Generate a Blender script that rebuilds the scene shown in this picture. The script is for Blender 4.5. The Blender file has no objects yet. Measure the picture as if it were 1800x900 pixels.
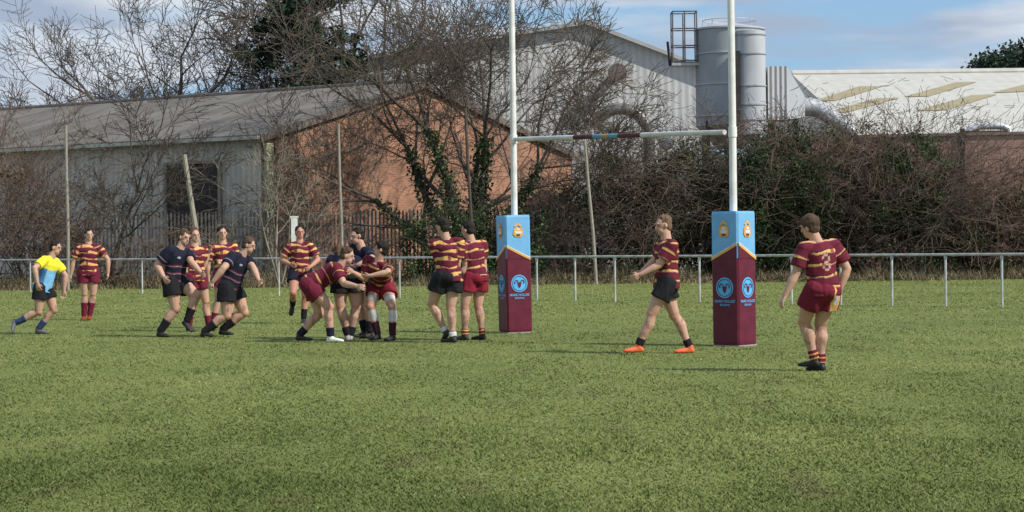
import bpy, math, random
import numpy as np
from mathutils import Vector, Matrix, noise as mnoise
F=3850.0; HC=1.37; RR=0.0105
scene=bpy.context.scene; COL=scene.collection
Vc=Vector
def uv_(px,py):
    u=px-900; v=py-450
    return u-RR*v, v+RR*u
def P(px,py,d):
    u,v=uv_(px,py)
    return Vc((u/F*d, d, HC-(v+14)/F*d))
def GD(px,py):
    u,v=uv_(px,py); return HC*F/(v+14)
def G(px,d):
    u=px-900
    return Vc((u/F*d,d,0))
# ---------- camera
cam=bpy.data.cameras.new('camera'); co=bpy.data.objects.new('camera',cam); COL.objects.link(co)
cam.lens=F/1800*36; cam.sensor_width=36; cam.clip_end=3000; cam.clip_start=.1
fw=Vc((0,1,-14/F)).normalized(); X=Vc((1,0,-RR)); Z=-fw; X=(X-Z*X.dot(Z)).normalized(); Y=Z.cross(X)
M=Matrix((X,Y,Z)).transposed().to_4x4(); M.translation=Vc((0,0,HC)); co.matrix_world=M
scene.camera=co
# ---------- objects helpers
def tag(o,label=None,cat=None,group=None,kind=None):
    if label: o['label']=label
    if cat: o['category']=cat
    if group: o['group']=group
    if kind: o['kind']=kind
    return o
def empty(name,loc=(0,0,0),rz=0):
    o=bpy.data.objects.new(name,None); COL.objects.link(o); o.location=loc; o.rotation_euler=(0,0,rz); o.empty_display_size=.2
    return o
def link(name,me,m=None,parent=None,smooth=False):
    o=bpy.data.objects.new(name,me); COL.objects.link(o)
    if m: me.materials.clear(); me.materials.append(m)
    if smooth: me.polygons.foreach_set('use_smooth',[True]*len(me.polygons))
    if parent: o.parent=parent
    return o
def meshnp(name,v,f):
    v=np.asarray(v,dtype=np.float32); f=np.asarray(f,dtype=np.int32); k=f.shape[1]; n=len(f)
    me=bpy.data.meshes.new(name); me.vertices.add(len(v)); me.vertices.foreach_set('co',v.ravel())
    me.loops.add(n*k); me.loops.foreach_set('vertex_index',f.ravel())
    me.polygons.add(n); me.polygons.foreach_set('loop_start',np.arange(0,n*k,k,dtype=np.int32))
    me.update(calc_edges=True); me.validate(); return me
def setcol(me,c):
    c=np.asarray(c,dtype=np.float32)
    if c.shape[1]==3: c=np.hstack([c,np.ones((len(c),1),np.float32)])
    a=me.color_attributes.new('Col','FLOAT_COLOR','POINT'); a.data.foreach_set('color',c.ravel())
def frame(ax):
    ax=np.array(ax,float); ax/=np.linalg.norm(ax)+1e-12
    r=np.array([0,0,1.]) if abs(ax[2])<.9 else np.array([1.,0,0])
    u=np.cross(r,ax); u/=np.linalg.norm(u); w=np.cross(ax,u)
    return u,w,ax
class MB:
    def __init__(s): s.v=[]; s.f=[]
    def ring(s,rings):
        n=len(rings[0]); b=len(s.v)
        for r in rings: s.v.extend([tuple(p) for p in r])
        for i in range(len(rings)-1):
            for j in range(n):
                a=b+i*n+j; c=b+i*n+(j+1)%n
                s.f.append((a,c,c+n,a+n))
        s.f.append(tuple(b+j for j in reversed(range(n))))
        e=b+(len(rings)-1)*n
        s.f.append(tuple(e+j for j in range(n)))
    def sect(s,secs,U,W,n=20,pw=1.0):
        U=np.array(U,float);W=np.array(W,float);R=[]
        for c,a,b in secs:
            c=np.array(c,float)
            R.append([c+U*a*math.copysign(abs(math.cos(t))**pw,math.cos(t))+W*b*math.copysign(abs(math.sin(t))**pw,math.sin(t)) for t in np.linspace(0,2*math.pi,n,endpoint=False)])
        s.ring(R)
    def tube(s,pts,rad,n=10):
        pts=[np.array(p,float) for p in pts]; R=[]
        if not hasattr(rad,'__len__'): rad=[rad]*len(pts)
        u0=None
        for i,p in enumerate(pts):
            a=pts[min(i+1,len(pts)-1)]-pts[max(i-1,0)]
            u,w,ax=frame(a)
            if u0 is not None:
                u=u0-ax*np.dot(u0,ax); u/=np.linalg.norm(u); w=np.cross(ax,u)
            u0=u
            R.append([p+rad[i]*(u*math.cos(t)+w*math.sin(t)) for t in np.linspace(0,2*math.pi,n,endpoint=False)])
        s.ring(R)
    def cap(s,a,b,ra,rb,n=12):
        a=np.array(a,float);b=np.array(b,float);u,w,ax=frame(b-a);R=[]
        for g in (-80,-50,-25,0): R.append((a+ax*ra*math.sin(math.radians(g)),ra*math.cos(math.radians(g))))
        for g in (0,25,50,80): R.append((b+ax*rb*math.sin(math.radians(g)),rb*math.cos(math.radians(g))))
        s.ring([[c+r*(u*math.cos(t)+w*math.sin(t)) for t in np.linspace(0,2*math.pi,n,endpoint=False)] for c,r in R])
    def ell(s,c,ax,rad,n=16):
        c=np.array(c,float); A=[np.array(q,float) for q in ax]
        s.ring([[c+A[2]*rad[2]*math.sin(g)+math.cos(g)*(A[0]*rad[0]*math.cos(t)+A[1]*rad[1]*math.sin(t)) for t in np.linspace(0,2*math.pi,n,endpoint=False)] for g in np.radians([-85,-65,-45,-22,0,22,45,65,85])])
    def box(s,x0,x1,y0,y1,z0,z1):
        b=len(s.v)
        s.v+= [(x0,y0,z0),(x1,y0,z0),(x1,y1,z0),(x0,y1,z0),(x0,y0,z1),(x1,y0,z1),(x1,y1,z1),(x0,y1,z1)]
        s.f+= [tuple(b+i for i in q) for q in ((3,2,1,0),(4,5,6,7),(0,1,5,4),(1,2,6,5),(2,3,7,6),(3,0,4,7))]
    def prism(s,poly,vec):
        b=len(s.v);n=len(poly)
        s.v+=[tuple(p) for p in poly]+[tuple(Vc(p)+Vc(vec)) for p in poly]
        s.f.append(tuple(b+i for i in range(n))); s.f.append(tuple(b+n+i for i in reversed(range(n))))
        for i in range(n):
            j=(i+1)%n; s.f.append((b+i,b+j,b+n+j,b+n+i))
    def mesh(s,name='m'):
        me=bpy.data.meshes.new(name); me.from_pydata([tuple(map(float,p)) for p in s.v],[],s.f); me.update()
        import bmesh
        bm=bmesh.new(); bm.from_mesh(me); bmesh.ops.recalc_face_normals(bm,faces=bm.faces); bm.to_mesh(me); bm.free()
        return me
    def build(s,name,m,parent=None,smooth=False):
        o=link(name,s.mesh(name),m,parent)
        if smooth:
            o.data.polygons.foreach_set('use_smooth',[True]*len(o.data.polygons)); o.data.set_sharp_from_angle(angle=math.radians(40))
        return o
# ---------- materials
def nt(name):
    m=bpy.data.materials.new(name); m.use_nodes=True; t=m.node_tree; b=t.nodes['Principled BSDF']; return m,t,b
def N(t,ty,**k):
    n=t.nodes.new(ty)
    for a,b in k.items(): setattr(n,a,b)
    return n
def mat(name,c,c2=None,scale=3,rough=.75,bump=0,stretch=(1,1,1),metal=0,detail=5,lo=.35,hi=.65,coord='Object'):
    m,t,b=nt(name); b.inputs['Roughness'].default_value=rough; b.inputs['Metallic'].default_value=metal
    b.inputs['Specular IOR Level'].default_value=.3
    if c2 is None: c2=tuple(x*.7 for x in c)
    tc=N(t,'ShaderNodeTexCoord'); mp=N(t,'ShaderNodeMapping'); mp.inputs['Scale'].default_value=stretch
    t.links.new(tc.outputs[coord],mp.inputs['Vector'])
    ns=N(t,'ShaderNodeTexNoise'); ns.inputs['Scale'].default_value=scale; ns.inputs['Detail'].default_value=detail; t.links.new(mp.outputs[0],ns.inputs['Vector'])
    r=N(t,'ShaderNodeValToRGB'); r.color_ramp.elements[0].position=lo; r.color_ramp.elements[1].position=hi
    r.color_ramp.elements[0].color=(*c2,1); r.color_ramp.elements[1].color=(*c,1)
    t.links.new(ns.outputs['Fac'],r.inputs[0]); t.links.new(r.outputs[0],b.inputs['Base Color'])
    if bump:
        bp=N(t,'ShaderNodeBump'); bp.inputs['Strength'].default_value=bump; bp.inputs['Distance'].default_value=.02
        t.links.new(ns.outputs['Fac'],bp.inputs['Height']); t.links.new(bp.outputs[0],b.inputs['Normal'])
    return m
def attrmat(name,rough=.8,bump=.3,scale=60,var=.25):
    m,t,b=nt(name); b.inputs['Roughness'].default_value=rough; b.inputs['Specular IOR Level'].default_value=.25
    a=N(t,'ShaderNodeVertexColor',layer_name='Col'); tc=N(t,'ShaderNodeTexCoord')
    ns=N(t,'ShaderNodeTexNoise'); ns.inputs['Scale'].default_value=scale; ns.inputs['Detail'].default_value=4; t.links.new(tc.outputs['Object'],ns.inputs['Vector'])
    mr=N(t,'ShaderNodeMapRange'); mr.inputs['From Min'].default_value=.3; mr.inputs['From Max'].default_value=.7; mr.inputs['To Min'].default_value=1-var; mr.inputs['To Max'].default_value=1+var
    t.links.new(ns.outputs['Fac'],mr.inputs['Value'])
    mx=N(t,'ShaderNodeVectorMath',operation='SCALE'); t.links.new(a.outputs[0],mx.inputs[0]); t.links.new(mr.outputs[0],mx.inputs['Scale'])
    t.links.new(mx.outputs[0],b.inputs['Base Color'])
    if bump:
        bp=N(t,'ShaderNodeBump'); bp.inputs['Strength'].default_value=bump; bp.inputs['Distance'].default_value=.004
        t.links.new(ns.outputs['Fac'],bp.inputs['Height']); t.links.new(bp.outputs[0],b.inputs['Normal'])
    return m
def stripemat(name,c,c2,axis='X',period=.25,rough=.6,dirt=(.2,.2,.18),dirtamt=.5,depth=.03,stretch=(2,2,.6)):
    m,t,b=nt(name); b.inputs['Roughness'].default_value=rough
    tc=N(t,'ShaderNodeTexCoord'); sp=N(t,'ShaderNodeSeparateXYZ'); t.links.new(tc.outputs['Object'],sp.inputs[0])
    ma=N(t,'ShaderNodeMath',operation='MULTIPLY'); ma.inputs[1].default_value=2*math.pi/period; t.links.new(sp.outputs[axis],ma.inputs[0])
    si=N(t,'ShaderNodeMath',operation='SINE'); t.links.new(ma.outputs[0],si.inputs[0])
    mr=N(t,'ShaderNodeMapRange'); mr.inputs['From Min'].default_value=-1; t.links.new(si.outputs[0],mr.inputs['Value'])
    mx=N(t,'ShaderNodeMix',data_type='RGBA'); mx.inputs['A'].default_value=(*c2,1); mx.inputs['B'].default_value=(*c,1); t.links.new(mr.outputs[0],mx.inputs['Factor'])
    ns=N(t,'ShaderNodeTexNoise'); ns.inputs['Scale'].default_value=.5; ns.inputs['Detail'].default_value=8; ns.inputs['Roughness'].default_value=.7
    mp=N(t,'ShaderNodeMapping'); mp.inputs['Scale'].default_value=stretch; t.links.new(tc.outputs['Object'],mp.inputs[0]); t.links.new(mp.outputs[0],ns.inputs['Vector'])
    m2=N(t,'ShaderNodeMapRange'); m2.inputs['From Min'].default_value=.42; m2.inputs['From Max'].default_value=.7; m2.inputs['To Max'].default_value=dirtamt; t.links.new(ns.outputs['Fac'],m2.inputs['Value'])
    m3=N(t,'ShaderNodeMix',data_type='RGBA'); t.links.new(m2.outputs[0],m3.inputs['Factor']); t.links.new(mx.outputs['Result'],m3.inputs['A']); m3.inputs['B'].default_value=(*dirt,1)
    t.links.new(m3.outputs['Result'],b.inputs['Base Color'])
    if depth:
        bp=N(t,'ShaderNodeBump'); bp.inputs['Strength'].default_value=.6; bp.inputs['Distance'].default_value=depth; t.links.new(mr.outputs[0],bp.inputs['Height']); t.links.new(bp.outputs[0],b.inputs['Normal'])
    return m
def brickmat(name,c1,c2,mortar,axis='X',lo=.5,stain=None):
    m,t,b=nt(name); b.inputs['Roughness'].default_value=.9
    tc=N(t,'ShaderNodeTexCoord'); sp=N(t,'ShaderNodeSeparateXYZ'); t.links.new(tc.outputs['Object'],sp.inputs[0])
    cb=N(t,'ShaderNodeCombineXYZ'); t.links.new(sp.outputs[axis],cb.inputs['X']); t.links.new(sp.outputs['Z'],cb.inputs['Y'])
    br=N(t,'ShaderNodeTexBrick'); br.inputs['Scale'].default_value=1; br.inputs['Brick Width'].default_value=.225; br.inputs['Row Height'].default_value=.075; br.inputs['Mortar Size'].default_value=.008
    br.inputs['Color1'].default_value=(*c1,1); br.inputs['Color2'].default_value=(*c2,1); br.inputs['Mortar'].default_value=(*mortar,1); t.links.new(cb.outputs[0],br.inputs['Vector'])
    ns=N(t,'ShaderNodeTexNoise'); ns.inputs['Scale'].default_value=.9; ns.inputs['Detail'].default_value=9; ns.inputs['Roughness'].default_value=.65; t.links.new(tc.outputs['Object'],ns.inputs['Vector'])
    mr=N(t,'ShaderNodeMapRange'); mr.inputs['From Min'].default_value=.32; mr.inputs['From Max'].default_value=.68; mr.inputs['To Min'].default_value=lo; mr.inputs['To Max'].default_value=1.25; t.links.new(ns.outputs['Fac'],mr.inputs['Value'])
    sc=N(t,'ShaderNodeVectorMath',operation='SCALE'); t.links.new(br.outputs['Color'],sc.inputs[0]); t.links.new(mr.outputs[0],sc.inputs['Scale'])
    # damp staining
    n2=N(t,'ShaderNodeTexNoise'); n2.inputs['Scale'].default_value=.35; n2.inputs['Detail'].default_value=6; mp=N(t,'ShaderNodeMapping'); mp.inputs['Scale'].default_value=(1.6,1.6,.7); mp.inputs['Location'].default_value=(4,2,1)
    t.links.new(tc.outputs['Object'],mp.inputs[0]); t.links.new(mp.outputs[0],n2.inputs['Vector'])
    m2=N(t,'ShaderNodeMapRange'); m2.inputs['From Min'].default_value=.48; m2.inputs['From Max'].default_value=.66; m2.inputs['To Max'].default_value=.55; t.links.new(n2.outputs['Fac'],m2.inputs['Value'])
    mx=N(t,'ShaderNodeMix',data_type='RGBA'); t.links.new(m2.outputs[0],mx.inputs['Factor']); t.links.new(sc.outputs[0],mx.inputs['A']); mx.inputs['B'].default_value=(*(stain or (.17,.11,.075)),1)
    t.links.new(mx.outputs['Result'],b.inputs['Base Color'])
    return m
M_skin=attrmat('skin',.55,.15,80,.1); M_cloth=attrmat('jersey cloth',.85,.3,45,.12); M_hair=attrmat('hair',.8,1,120,.45); M_boot=attrmat('boot leather',.5,.2,50,.2)
M_white=mat('white paint',(.76,.76,.74),(.58,.58,.54),scale=4,rough=.45,lo=.3,hi=.6)
M_galv=mat('galvanised steel',(.5,.52,.54),(.36,.38,.4),scale=6,rough=.45,metal=.3)
M_bright=mat('bright ducting',(.68,.70,.72),(.50,.52,.54),scale=4,rough=.3,metal=.35)
M_rail=mat('rail paint',(.52,.53,.53),(.34,.35,.34),scale=5,rough=.5)
M_pal=mat('palisade steel',(.20,.18,.165),(.11,.10,.09),scale=3,rough=.7)
M_maroon=mat('maroon vinyl',(.135,.016,.036),(.10,.012,.028),scale=5,rough=.45,bump=.25)
M_blue=mat('sky blue vinyl',(.19,.45,.74),(.15,.39,.66),scale=5,rough=.45)
M_blue2=mat('emblem blue',(.11,.46,.82),(.09,.40,.74),scale=9,rough=.5)
M_amber=mat('amber vinyl',(.78,.42,.10),(.65,.34,.07),scale=9,rough=.5)
M_pw=mat('white vinyl',(.75,.75,.75),(.6,.6,.6),scale=9,rough=.5)
M_dark=mat('dark metal',(.05,.045,.042),(.03,.027,.025),scale=5)
M_bark=mat('bark',(.10,.082,.065),(.05,.04,.032),scale=4,bump=.5)
M_branch=mat('branches',(.16,.125,.095),(.075,.06,.047),scale=2)
M_barkw=mat('bark far',(.115,.095,.08),(.055,.047,.04),scale=4)  # lighter copy of bark, distance haze put into the colour
M_twig=mat('brown twig',(.20,.135,.10),(.09,.062,.047),scale=2)
M_twig2=mat('pale twig',(.30,.26,.2),(.14,.12,.09),scale=2)
M_ivy=mat('ivy leaf',(.06,.105,.03),(.013,.026,.010),scale=1.4,rough=.55)
M_ever=mat('evergreen leaf',(.032,.068,.032),(.01,.022,.013),scale=1.2,rough=.6)
M_bush=mat('bush leaf',(.095,.115,.045),(.025,.034,.015),scale=1.0,rough=.6)
M_rust=mat('russet bush leaf',(.16,.11,.065),(.045,.045,.022),scale=.9,rough=.6)
M_dead=mat('dead bracken',(.20,.14,.085),(.07,.05,.032),scale=1.2)
M_wood=mat('weathered wood',(.36,.33,.27),(.22,.2,.16),scale=6,stretch=(6,6,1))
M_conc=mat('concrete',(.36,.35,.31),(.22,.21,.18),scale=4)

# ================= PEOPLE =================
def nrm(v): return v/(np.linalg.norm(v)+1e-12)
def remesh_later(mb,vox,sm):
    me=mb.mesh('tmp'); o=bpy.data.objects.new('tmp',me); COL.objects.link(o)
    r=o.modifiers.new('r','REMESH'); r.mode='VOXEL'; r.voxel_size=vox
    if sm: q=o.modifiers.new('s','SMOOTH'); q.factor=.5; q.iterations=sm
    return o
def finish(tmp,name,m,parent,colf,wr=0,fr=10):
    dg=bpy.context.evaluated_depsgraph_get()
    me=bpy.data.meshes.new_from_object(tmp.evaluated_get(dg))
    n=len(me.vertices); v=np.empty(n*3,np.float32); me.vertices.foreach_get('co',v); v=v.reshape(-1,3)
    nn=np.empty(n*3,np.float32); me.vertices.foreach_get('normal',nn); nn=nn.reshape(-1,3)
    c=colf(v,nn)
    if wr:
        h=np.array([mnoise.noise(Vc((p[0]*fr,p[1]*fr,p[2]*fr*.6)))+.4*mnoise.noise(Vc((p[0]*fr*2.3,p[1]*fr*2.3,p[2]*fr*1.2))) for p in v])
        v=v+nn*((h+.15)*wr)[:,None]; me.vertices.foreach_set('co',v.astype(np.float32).ravel())
    me.name=name; setcol(me,c); me.update()
    o=link(name,me,m,parent,True)
    old=tmp.data; bpy.data.objects.remove(tmp); bpy.data.meshes.remove(old)
    return o
MAR=(.135,.012,.030); AMB=(.70,.40,.13); WHT=(.68,.68,.68); NAV=(.010,.011,.026); BLK=(.012,.012,.015)
D3=["0110","1001","0001","0110","0001","1001","0110"]
def person(sp):
    k=sp.get('H',1.78)/1.78; d=sp['d']; G_=sp.get('bulk',1.0)*1.13
    A=lambda v: np.array(v,float)
    def fk(S,t,L):
        px,py=t[0],t[1]; s=t[2] if len(t)>2 else 0
        T=A(P(px,py,S[1])); D=T-S; D[1]=0; n=np.linalg.norm(D)+1e-9
        if n>=L or s==0: return S+D/n*L
        D[1]=s*math.sqrt(L*L-n*n); return S+D
    pel=A(P(*sp['pel'],d)); neck=fk(pel,sp['neck'],.50*k)
    def lat(yw): a=math.radians(yw); return A((math.cos(a),math.sin(a),0))
    yw=sp['yaw']; hy=sp.get('hyaw',yw); fy=sp.get('fyaw',yw)
    S=nrm(neck-pel); l=lat(yw); l=nrm(l-S*np.dot(l,S)); f=np.cross(l,S)
    lh=lat(hy); fh=A((math.sin(math.radians(hy)),-math.cos(math.radians(hy)),0))
    hS=nrm(S+A((0,0,1))*.6) ; lh2=nrm(lh-hS*np.dot(lh,hS)); fhh=np.cross(lh2,hS)
    sh={ 'L':neck+l*.180*k-S*.068*k,'R':neck-l*.180*k-S*.068*k}
    hp={ 'L':pel+lh*.098*k-hS*.03*k,'R':pel-lh*.098*k-hS*.03*k}
    el={};wr={};kn={};an={}
    for s in 'LR':
        el[s]=fk(sh[s],sp['e'+s],.295*k); wr[s]=fk(el[s],sp['w'+s],.255*k)
        kn[s]=fk(hp[s],sp['k'+s],.44*k); an[s]=fk(kn[s],sp['a'+s],.425*k)
    headc=fk(neck,sp['head'],.183*k)
    low=min(an['L'][2],an['R'][2]); dz=.088*k-low
    base=A((pel[0],pel[1],0))
    off=A((0,0,dz))-base
    for D in (sh,el,wr,hp,kn,an):
        for s in D: D[s]=D[s]+off
    pel=pel+off; neck=neck+off; headc=headc+off
    low=.088*k
    root=empty('person',Vc(base)); tag(root,sp['label'],'person',sp.get('group'))
    hu=nrm(nrm(headc-neck)*.45+A((0,0,1))*.55+ A(sp.get('htilt',(0,0,0))))
    hl=lat(fy); hl=nrm(hl-hu*np.dot(hl,hu)); hf=np.cross(hl,hu)
    B=MB()
    T=[(-.10,.09,.07),(-.05,.14,.10),(.03,.150,.108),(.12,.146,.105),(.20,.148,.106),(.30,.170,.120),(.38,.178,.120),(.43,.150,.098),(.47,.105,.075),(.495,.065,.06)]
    def tsec(lst,infl): return [(pel+S*t*k,(a+infl)*k,(b+infl)*k) for t,a,b in lst]
    B.sect(tsec(T,0),l,f,24)
    B.ell(pel-hS*.04*k-fhh*.025*k,(lh2,fhh,hS),(.15*k,.112*k,.10*k))
    g=G_*k
    for s in 'LR':
        sg=1 if s=='L' else -1
        B.cap(neck-S*.03*k+l*sg*.05*k,sh[s],.045*g,.058*g)
        ax=el[s]-sh[s]
        B.cap(sh[s],sh[s]+ax*.5,.060*g,.054*g); B.cap(sh[s]+ax*.45,el[s],.054*g,.040*g)
        fx=wr[s]-el[s]; B.cap(el[s],el[s]+fx*.3,.040*g,.044*g); B.cap(el[s]+fx*.3,wr[s],.044*g,.027*g)
        h=nrm(fx)
        pn=nrm(-l*sg+h*0.01); pn=nrm(pn-h*np.dot(pn,h)); sd=np.cross(h,pn)
        if np.dot(sd,f)<0: sd=-sd
        w0=wr[s]
        B.sect([(w0-h*.01,.027,.024),(w0+h*.03,.038,.020),(w0+h*.07,.044,.019),(w0+h*.095,.041,.015)],sd,pn,12)
        cu=sp.get('curl',1.1)
        for i,(o_,L_) in enumerate(((.034,.072),(.0115,.082),(-.0115,.076),(-.034,.060))):
            a0=w0+h*.088+sd*o_; d1=nrm(h+pn*.35*cu+sd*o_*5); d2=nrm(h+pn*1.6*cu+sd*o_*3)
            a1=a0+d1*L_*.5; a2=a1+d2*L_*.5
            B.cap(a0-d1*.02,a1,.0102,.0095,8); B.cap(a1,a2,.0095,.0080,8)
        t0=w0+h*.03+sd*.03; t1=t0+nrm(h+sd*.9+pn*.3)*.04; t2=t1+nrm(h+sd*.2+pn*.6)*.03
        B.cap(t0-sd*.015,t1,.014,.012,8); B.cap(t1,t2,.0115,.009,8)
        tx=kn[s]-hp[s]; fr_=nrm(fh-nrm(tx)*np.dot(fh,nrm(tx)))
        B.cap(hp[s],hp[s]+tx*.45+fr_*.012,.092*g,.086*g); B.cap(hp[s]+tx*.45+fr_*.012,kn[s],.086*g,.057*g)
        cx=an[s]-kn[s]; sx=nrm(cx); back=nrm(-fh-sx*np.dot(-fh,sx))
        B.cap(kn[s]+fr_*.008,kn[s]+cx*.05,.057*g,.053*g)
        B.cap(kn[s],kn[s]+cx*.32+back*.018,.053*g,.061*g); B.cap(kn[s]+cx*.32+back*.018,kn[s]+cx*.7,.061*g,.042*g); B.cap(kn[s]+cx*.7,an[s],.042*g,.036*g)
    B.cap(neck-S*.06*k,headc-hu*.05*k-hf*.015,.072*k,.062*k)
    B.ell(headc+hu*.02*k-hf*.008,(hl,hf,hu),(.077*k,.097*k,.103*k))
    B.ell(headc-hu*.055*k+hf*.028*k,(hl,hf,hu),(.058*k,.062*k,.062*k))
    B.ell(headc-hu*.095*k+hf*.058*k,(hl,hf,hu),(.026*k,.022*k,.02*k))
    B.cap(headc+hu*.012*k+hf*.088*k,headc-hu*.026*k+hf*.106*k,.010*k,.014*k,8)
    B.cap(headc+hu*.03*k+hf*.084*k-hl*.035,headc+hu*.03*k+hf*.084*k+hl*.035,.012,.012,8)
    for sg in (1,-1): B.ell(headc-hu*.005*k+hl*sg*.080*k-hf*.005,(hl,hf,hu),(.012,.02,.033),10)
    bo=remesh_later(B,.0078,2)
    J=MB()
    jt=[(-.105,.180,.140),(-.05,.180,.138),(.05,.166,.128),(.14,.158,.120),(.22,.160,.120),(.30,.174,.125),(.38,.182,.124),(.43,.152,.102),(.468,.108,.080),(.488,.075,.066)]
    J.sect(tsec(jt,.018),l,f,28)
    J.ell(pel-hS*.02*k-fhh*.025*k,(lh2,fhh,hS),(.17*k,.135*k,.09*k))
    for s in 'LR':
        sg=1 if s=='L' else -1; ax=el[s]-sh[s]
        J.cap(neck-S*.035*k+l*sg*.05*k,sh[s],.052*g,.072*g)
        u,w,_=frame(ax); J.sect([(sh[s]-ax*.02,.070*g,.070*g),(sh[s]+ax*.3,.074*g,.074*g),(sh[s]+ax*.70,.072*g,.072*g)],u,w,18)
    jo=remesh_later(J,.0082,3)
    Q=MB()
    Q.sect([(pel+hS*.05*k,.160*k,.125*k),(pel,.178*k,.140*k),(pel-hS*.08*k,.190*k,.148*k),(pel-hS*.14*k,.16*k,.12*k)],lh2,fhh,24)
    Q.ell(pel-hS*.05*k-fhh*.03*k,(lh2,fhh,hS),(.182*k,.142*k,.125*k))
    for s in 'LR':
        tx=kn[s]-hp[s]; u,w,_=frame(tx)
        fl=sp.get('short',.50)
        Q.cap(hp[s],hp[s]+tx*.05,.108*g,.108*g)
        Q.sect([(hp[s]-tx*.02,.106*g,.106*g),(hp[s]+tx*.2,.112*g,.112*g),(hp[s]+tx*fl,.118*g,.118*g)],u,w,18)
    qo=remesh_later(Q,.011,2)
    Hh=MB(); hk=sp.get('hairk',1.0)
    Hh.ell(headc+hu*.047*k-hf*.024*k,(hl,hf,hu),(.084*k*hk,.094*k*hk,.087*k*hk))
    Hh.ell(headc-hu*.01*k-hf*.045*k,(hl,hf,hu),(.078*k,.068*k,.08*k))
    rn=random.Random(int(sp['pel'][0]))
    for i in range(26):
        a=rn.uniform(0,6.28); e=rn.uniform(.1,1.4)
        c=headc+hu*(.045+.078*math.sin(e))*k-hf*.018+ (hl*math.cos(a)*.075+hf*math.sin(a)*.082)*math.cos(e)*k
        r=rn.uniform(.014,.030)*hk; Hh.ell(c,(hl,hf,hu),(r,r,r),8)
    ho=remesh_later(Hh,.009,0)
    so={};bt={}
    for s in 'LR':
        cx=an[s]-kn[s]; sx=nrm(cx); u,w,_=frame(cx); back=nrm(-fh-sx*np.dot(-fh,sx))
        K=MB(); st=1-sp.get('sock',.42)
        secs=[]
        for q in np.linspace(st,1.0,5):
            r=np.interp(q,[0,.32,.7,1],[.056,.063,.045,.041])*G_+.006
            secs.append((kn[s]+cx*q+back*.014*max(0,1-q*1.3),r*k,r*k))
        K.sect(secs,u,w,16); so[s]=remesh_later(K,.010,1)
        fyw=math.radians(sp.get('f'+s,hy)); fd=A((math.sin(fyw),-math.cos(fyw),0))
        if an[s][2]>low+.07:
            fd=nrm(nrm(fd-sx*np.dot(fd,sx))+sx*.25)
            upv=-sx
        else: upv=A((0,0,1))
        sl=nrm(np.cross(upv,fd)); up2=np.cross(fd,sl)
        Bt=MB(); a0=an[s]
        Bt.cap(a0+up2*.01,a0-up2*.03,.048*k,.047*k)
        secs=[]
        for q,hw,hh,zc in ((-.06,.022,.02,-.06),(-.045,.036,.034,-.05),(0,.040,.045,-.042),(.06,.043,.036,-.052),(.12,.050,.029,-.059),(.17,.045,.023,-.064),(.20,.024,.013,-.068)):
            secs.append((a0+fd*q*k+up2*zc*k,hw*k,hh*k))
        Bt.sect(secs,sl,up2,14,.8)
        bt[s]=remesh_later(Bt,.010,1)
    bpy.context.view_layer.update()
    def const(c):
        return lambda v,n_: np.tile(np.array(c,np.float32),(len(v),1))
    skin=np.array(sp.get('skin',(.52,.31,.225)))
    def fskin(v,n_):
        c=np.tile(skin,(len(v),1)); q=v-headc; a=q@hl; b=q@hf; e=q@hu
        def spot(mask,col): c[mask]=col
        near=np.linalg.norm(q,axis=1)<.16
        spot(near&(b>.05)&(np.abs(np.abs(a)-.031*k)<.011)&(np.abs(e-.006*k)<.006),(.16,.10,.08))
        spot(near&(b>.05)&(np.abs(np.abs(a)-.031*k)<.018)&(np.abs(e-.028*k)<.005),skin*.45+np.array(sp.get('hair',(.05,.03,.02)))*.5)
        spot(near&(b>.05)&(np.abs(a)<.022*k)&(np.abs(e+.060*k)<.006),(.40,.17,.14))
        for s in 'LR':
            dd=np.linalg.norm(v-kn[s],axis=1); m=dd<.08; c[m]=c[m]*np.array([.93,.84,.80])
        mz=np.array([mnoise.noise(Vc((p[0]*14,p[1]*14,p[2]*10))) for p in v]); m=(v[:,2]<.5)&(mz>.2); c[m]*=.68
        if sp.get('leggings'):
            for s in 'LR':
                for (p0,p1,q0,q1) in ((hp[s],kn[s],.62,.80),(kn[s],an[s],.12,.5)):
                    ax=p1-p0; t=((v-p0)@ax)/(ax@ax); dd=np.linalg.norm(v-p0-t[:,None]*ax,axis=1)
                    c[(t>q0)&(t<q1)&(dd<.12)]=(.58,.56,.56)
        return c
    kind=sp.get('kit','hoops'); per=sp.get('per',.115); aw=sp.get('aw',.032)
    def fj(v,n_):
        q=v-pel; t=(q@S)/k; u_=(q@l)/k; b_=(q@f)/k
        c=np.zeros((len(v),3)); sl=np.zeros(len(v),bool); tt=t.copy()
        for s in 'LR':
            ax=el[s]-sh[s]; w=((v-sh[s])@ax)/np.linalg.norm(ax); dd=np.linalg.norm(v-sh[s]-((v-sh[s])@ax/(ax@ax))[:,None]*ax,axis=1)
            m=(dd<.10*k)&(w>.0)&(np.abs(u_)>.15); sl|=m; tt[m]=w[m]+.02
        sd=sp['pel'][0]
        wob=.008*np.sin(u_*15+sd)+.005*np.sin(u_*33+t*11+sd)
        ph=np.mod(tt+wob+.02,per)
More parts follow.
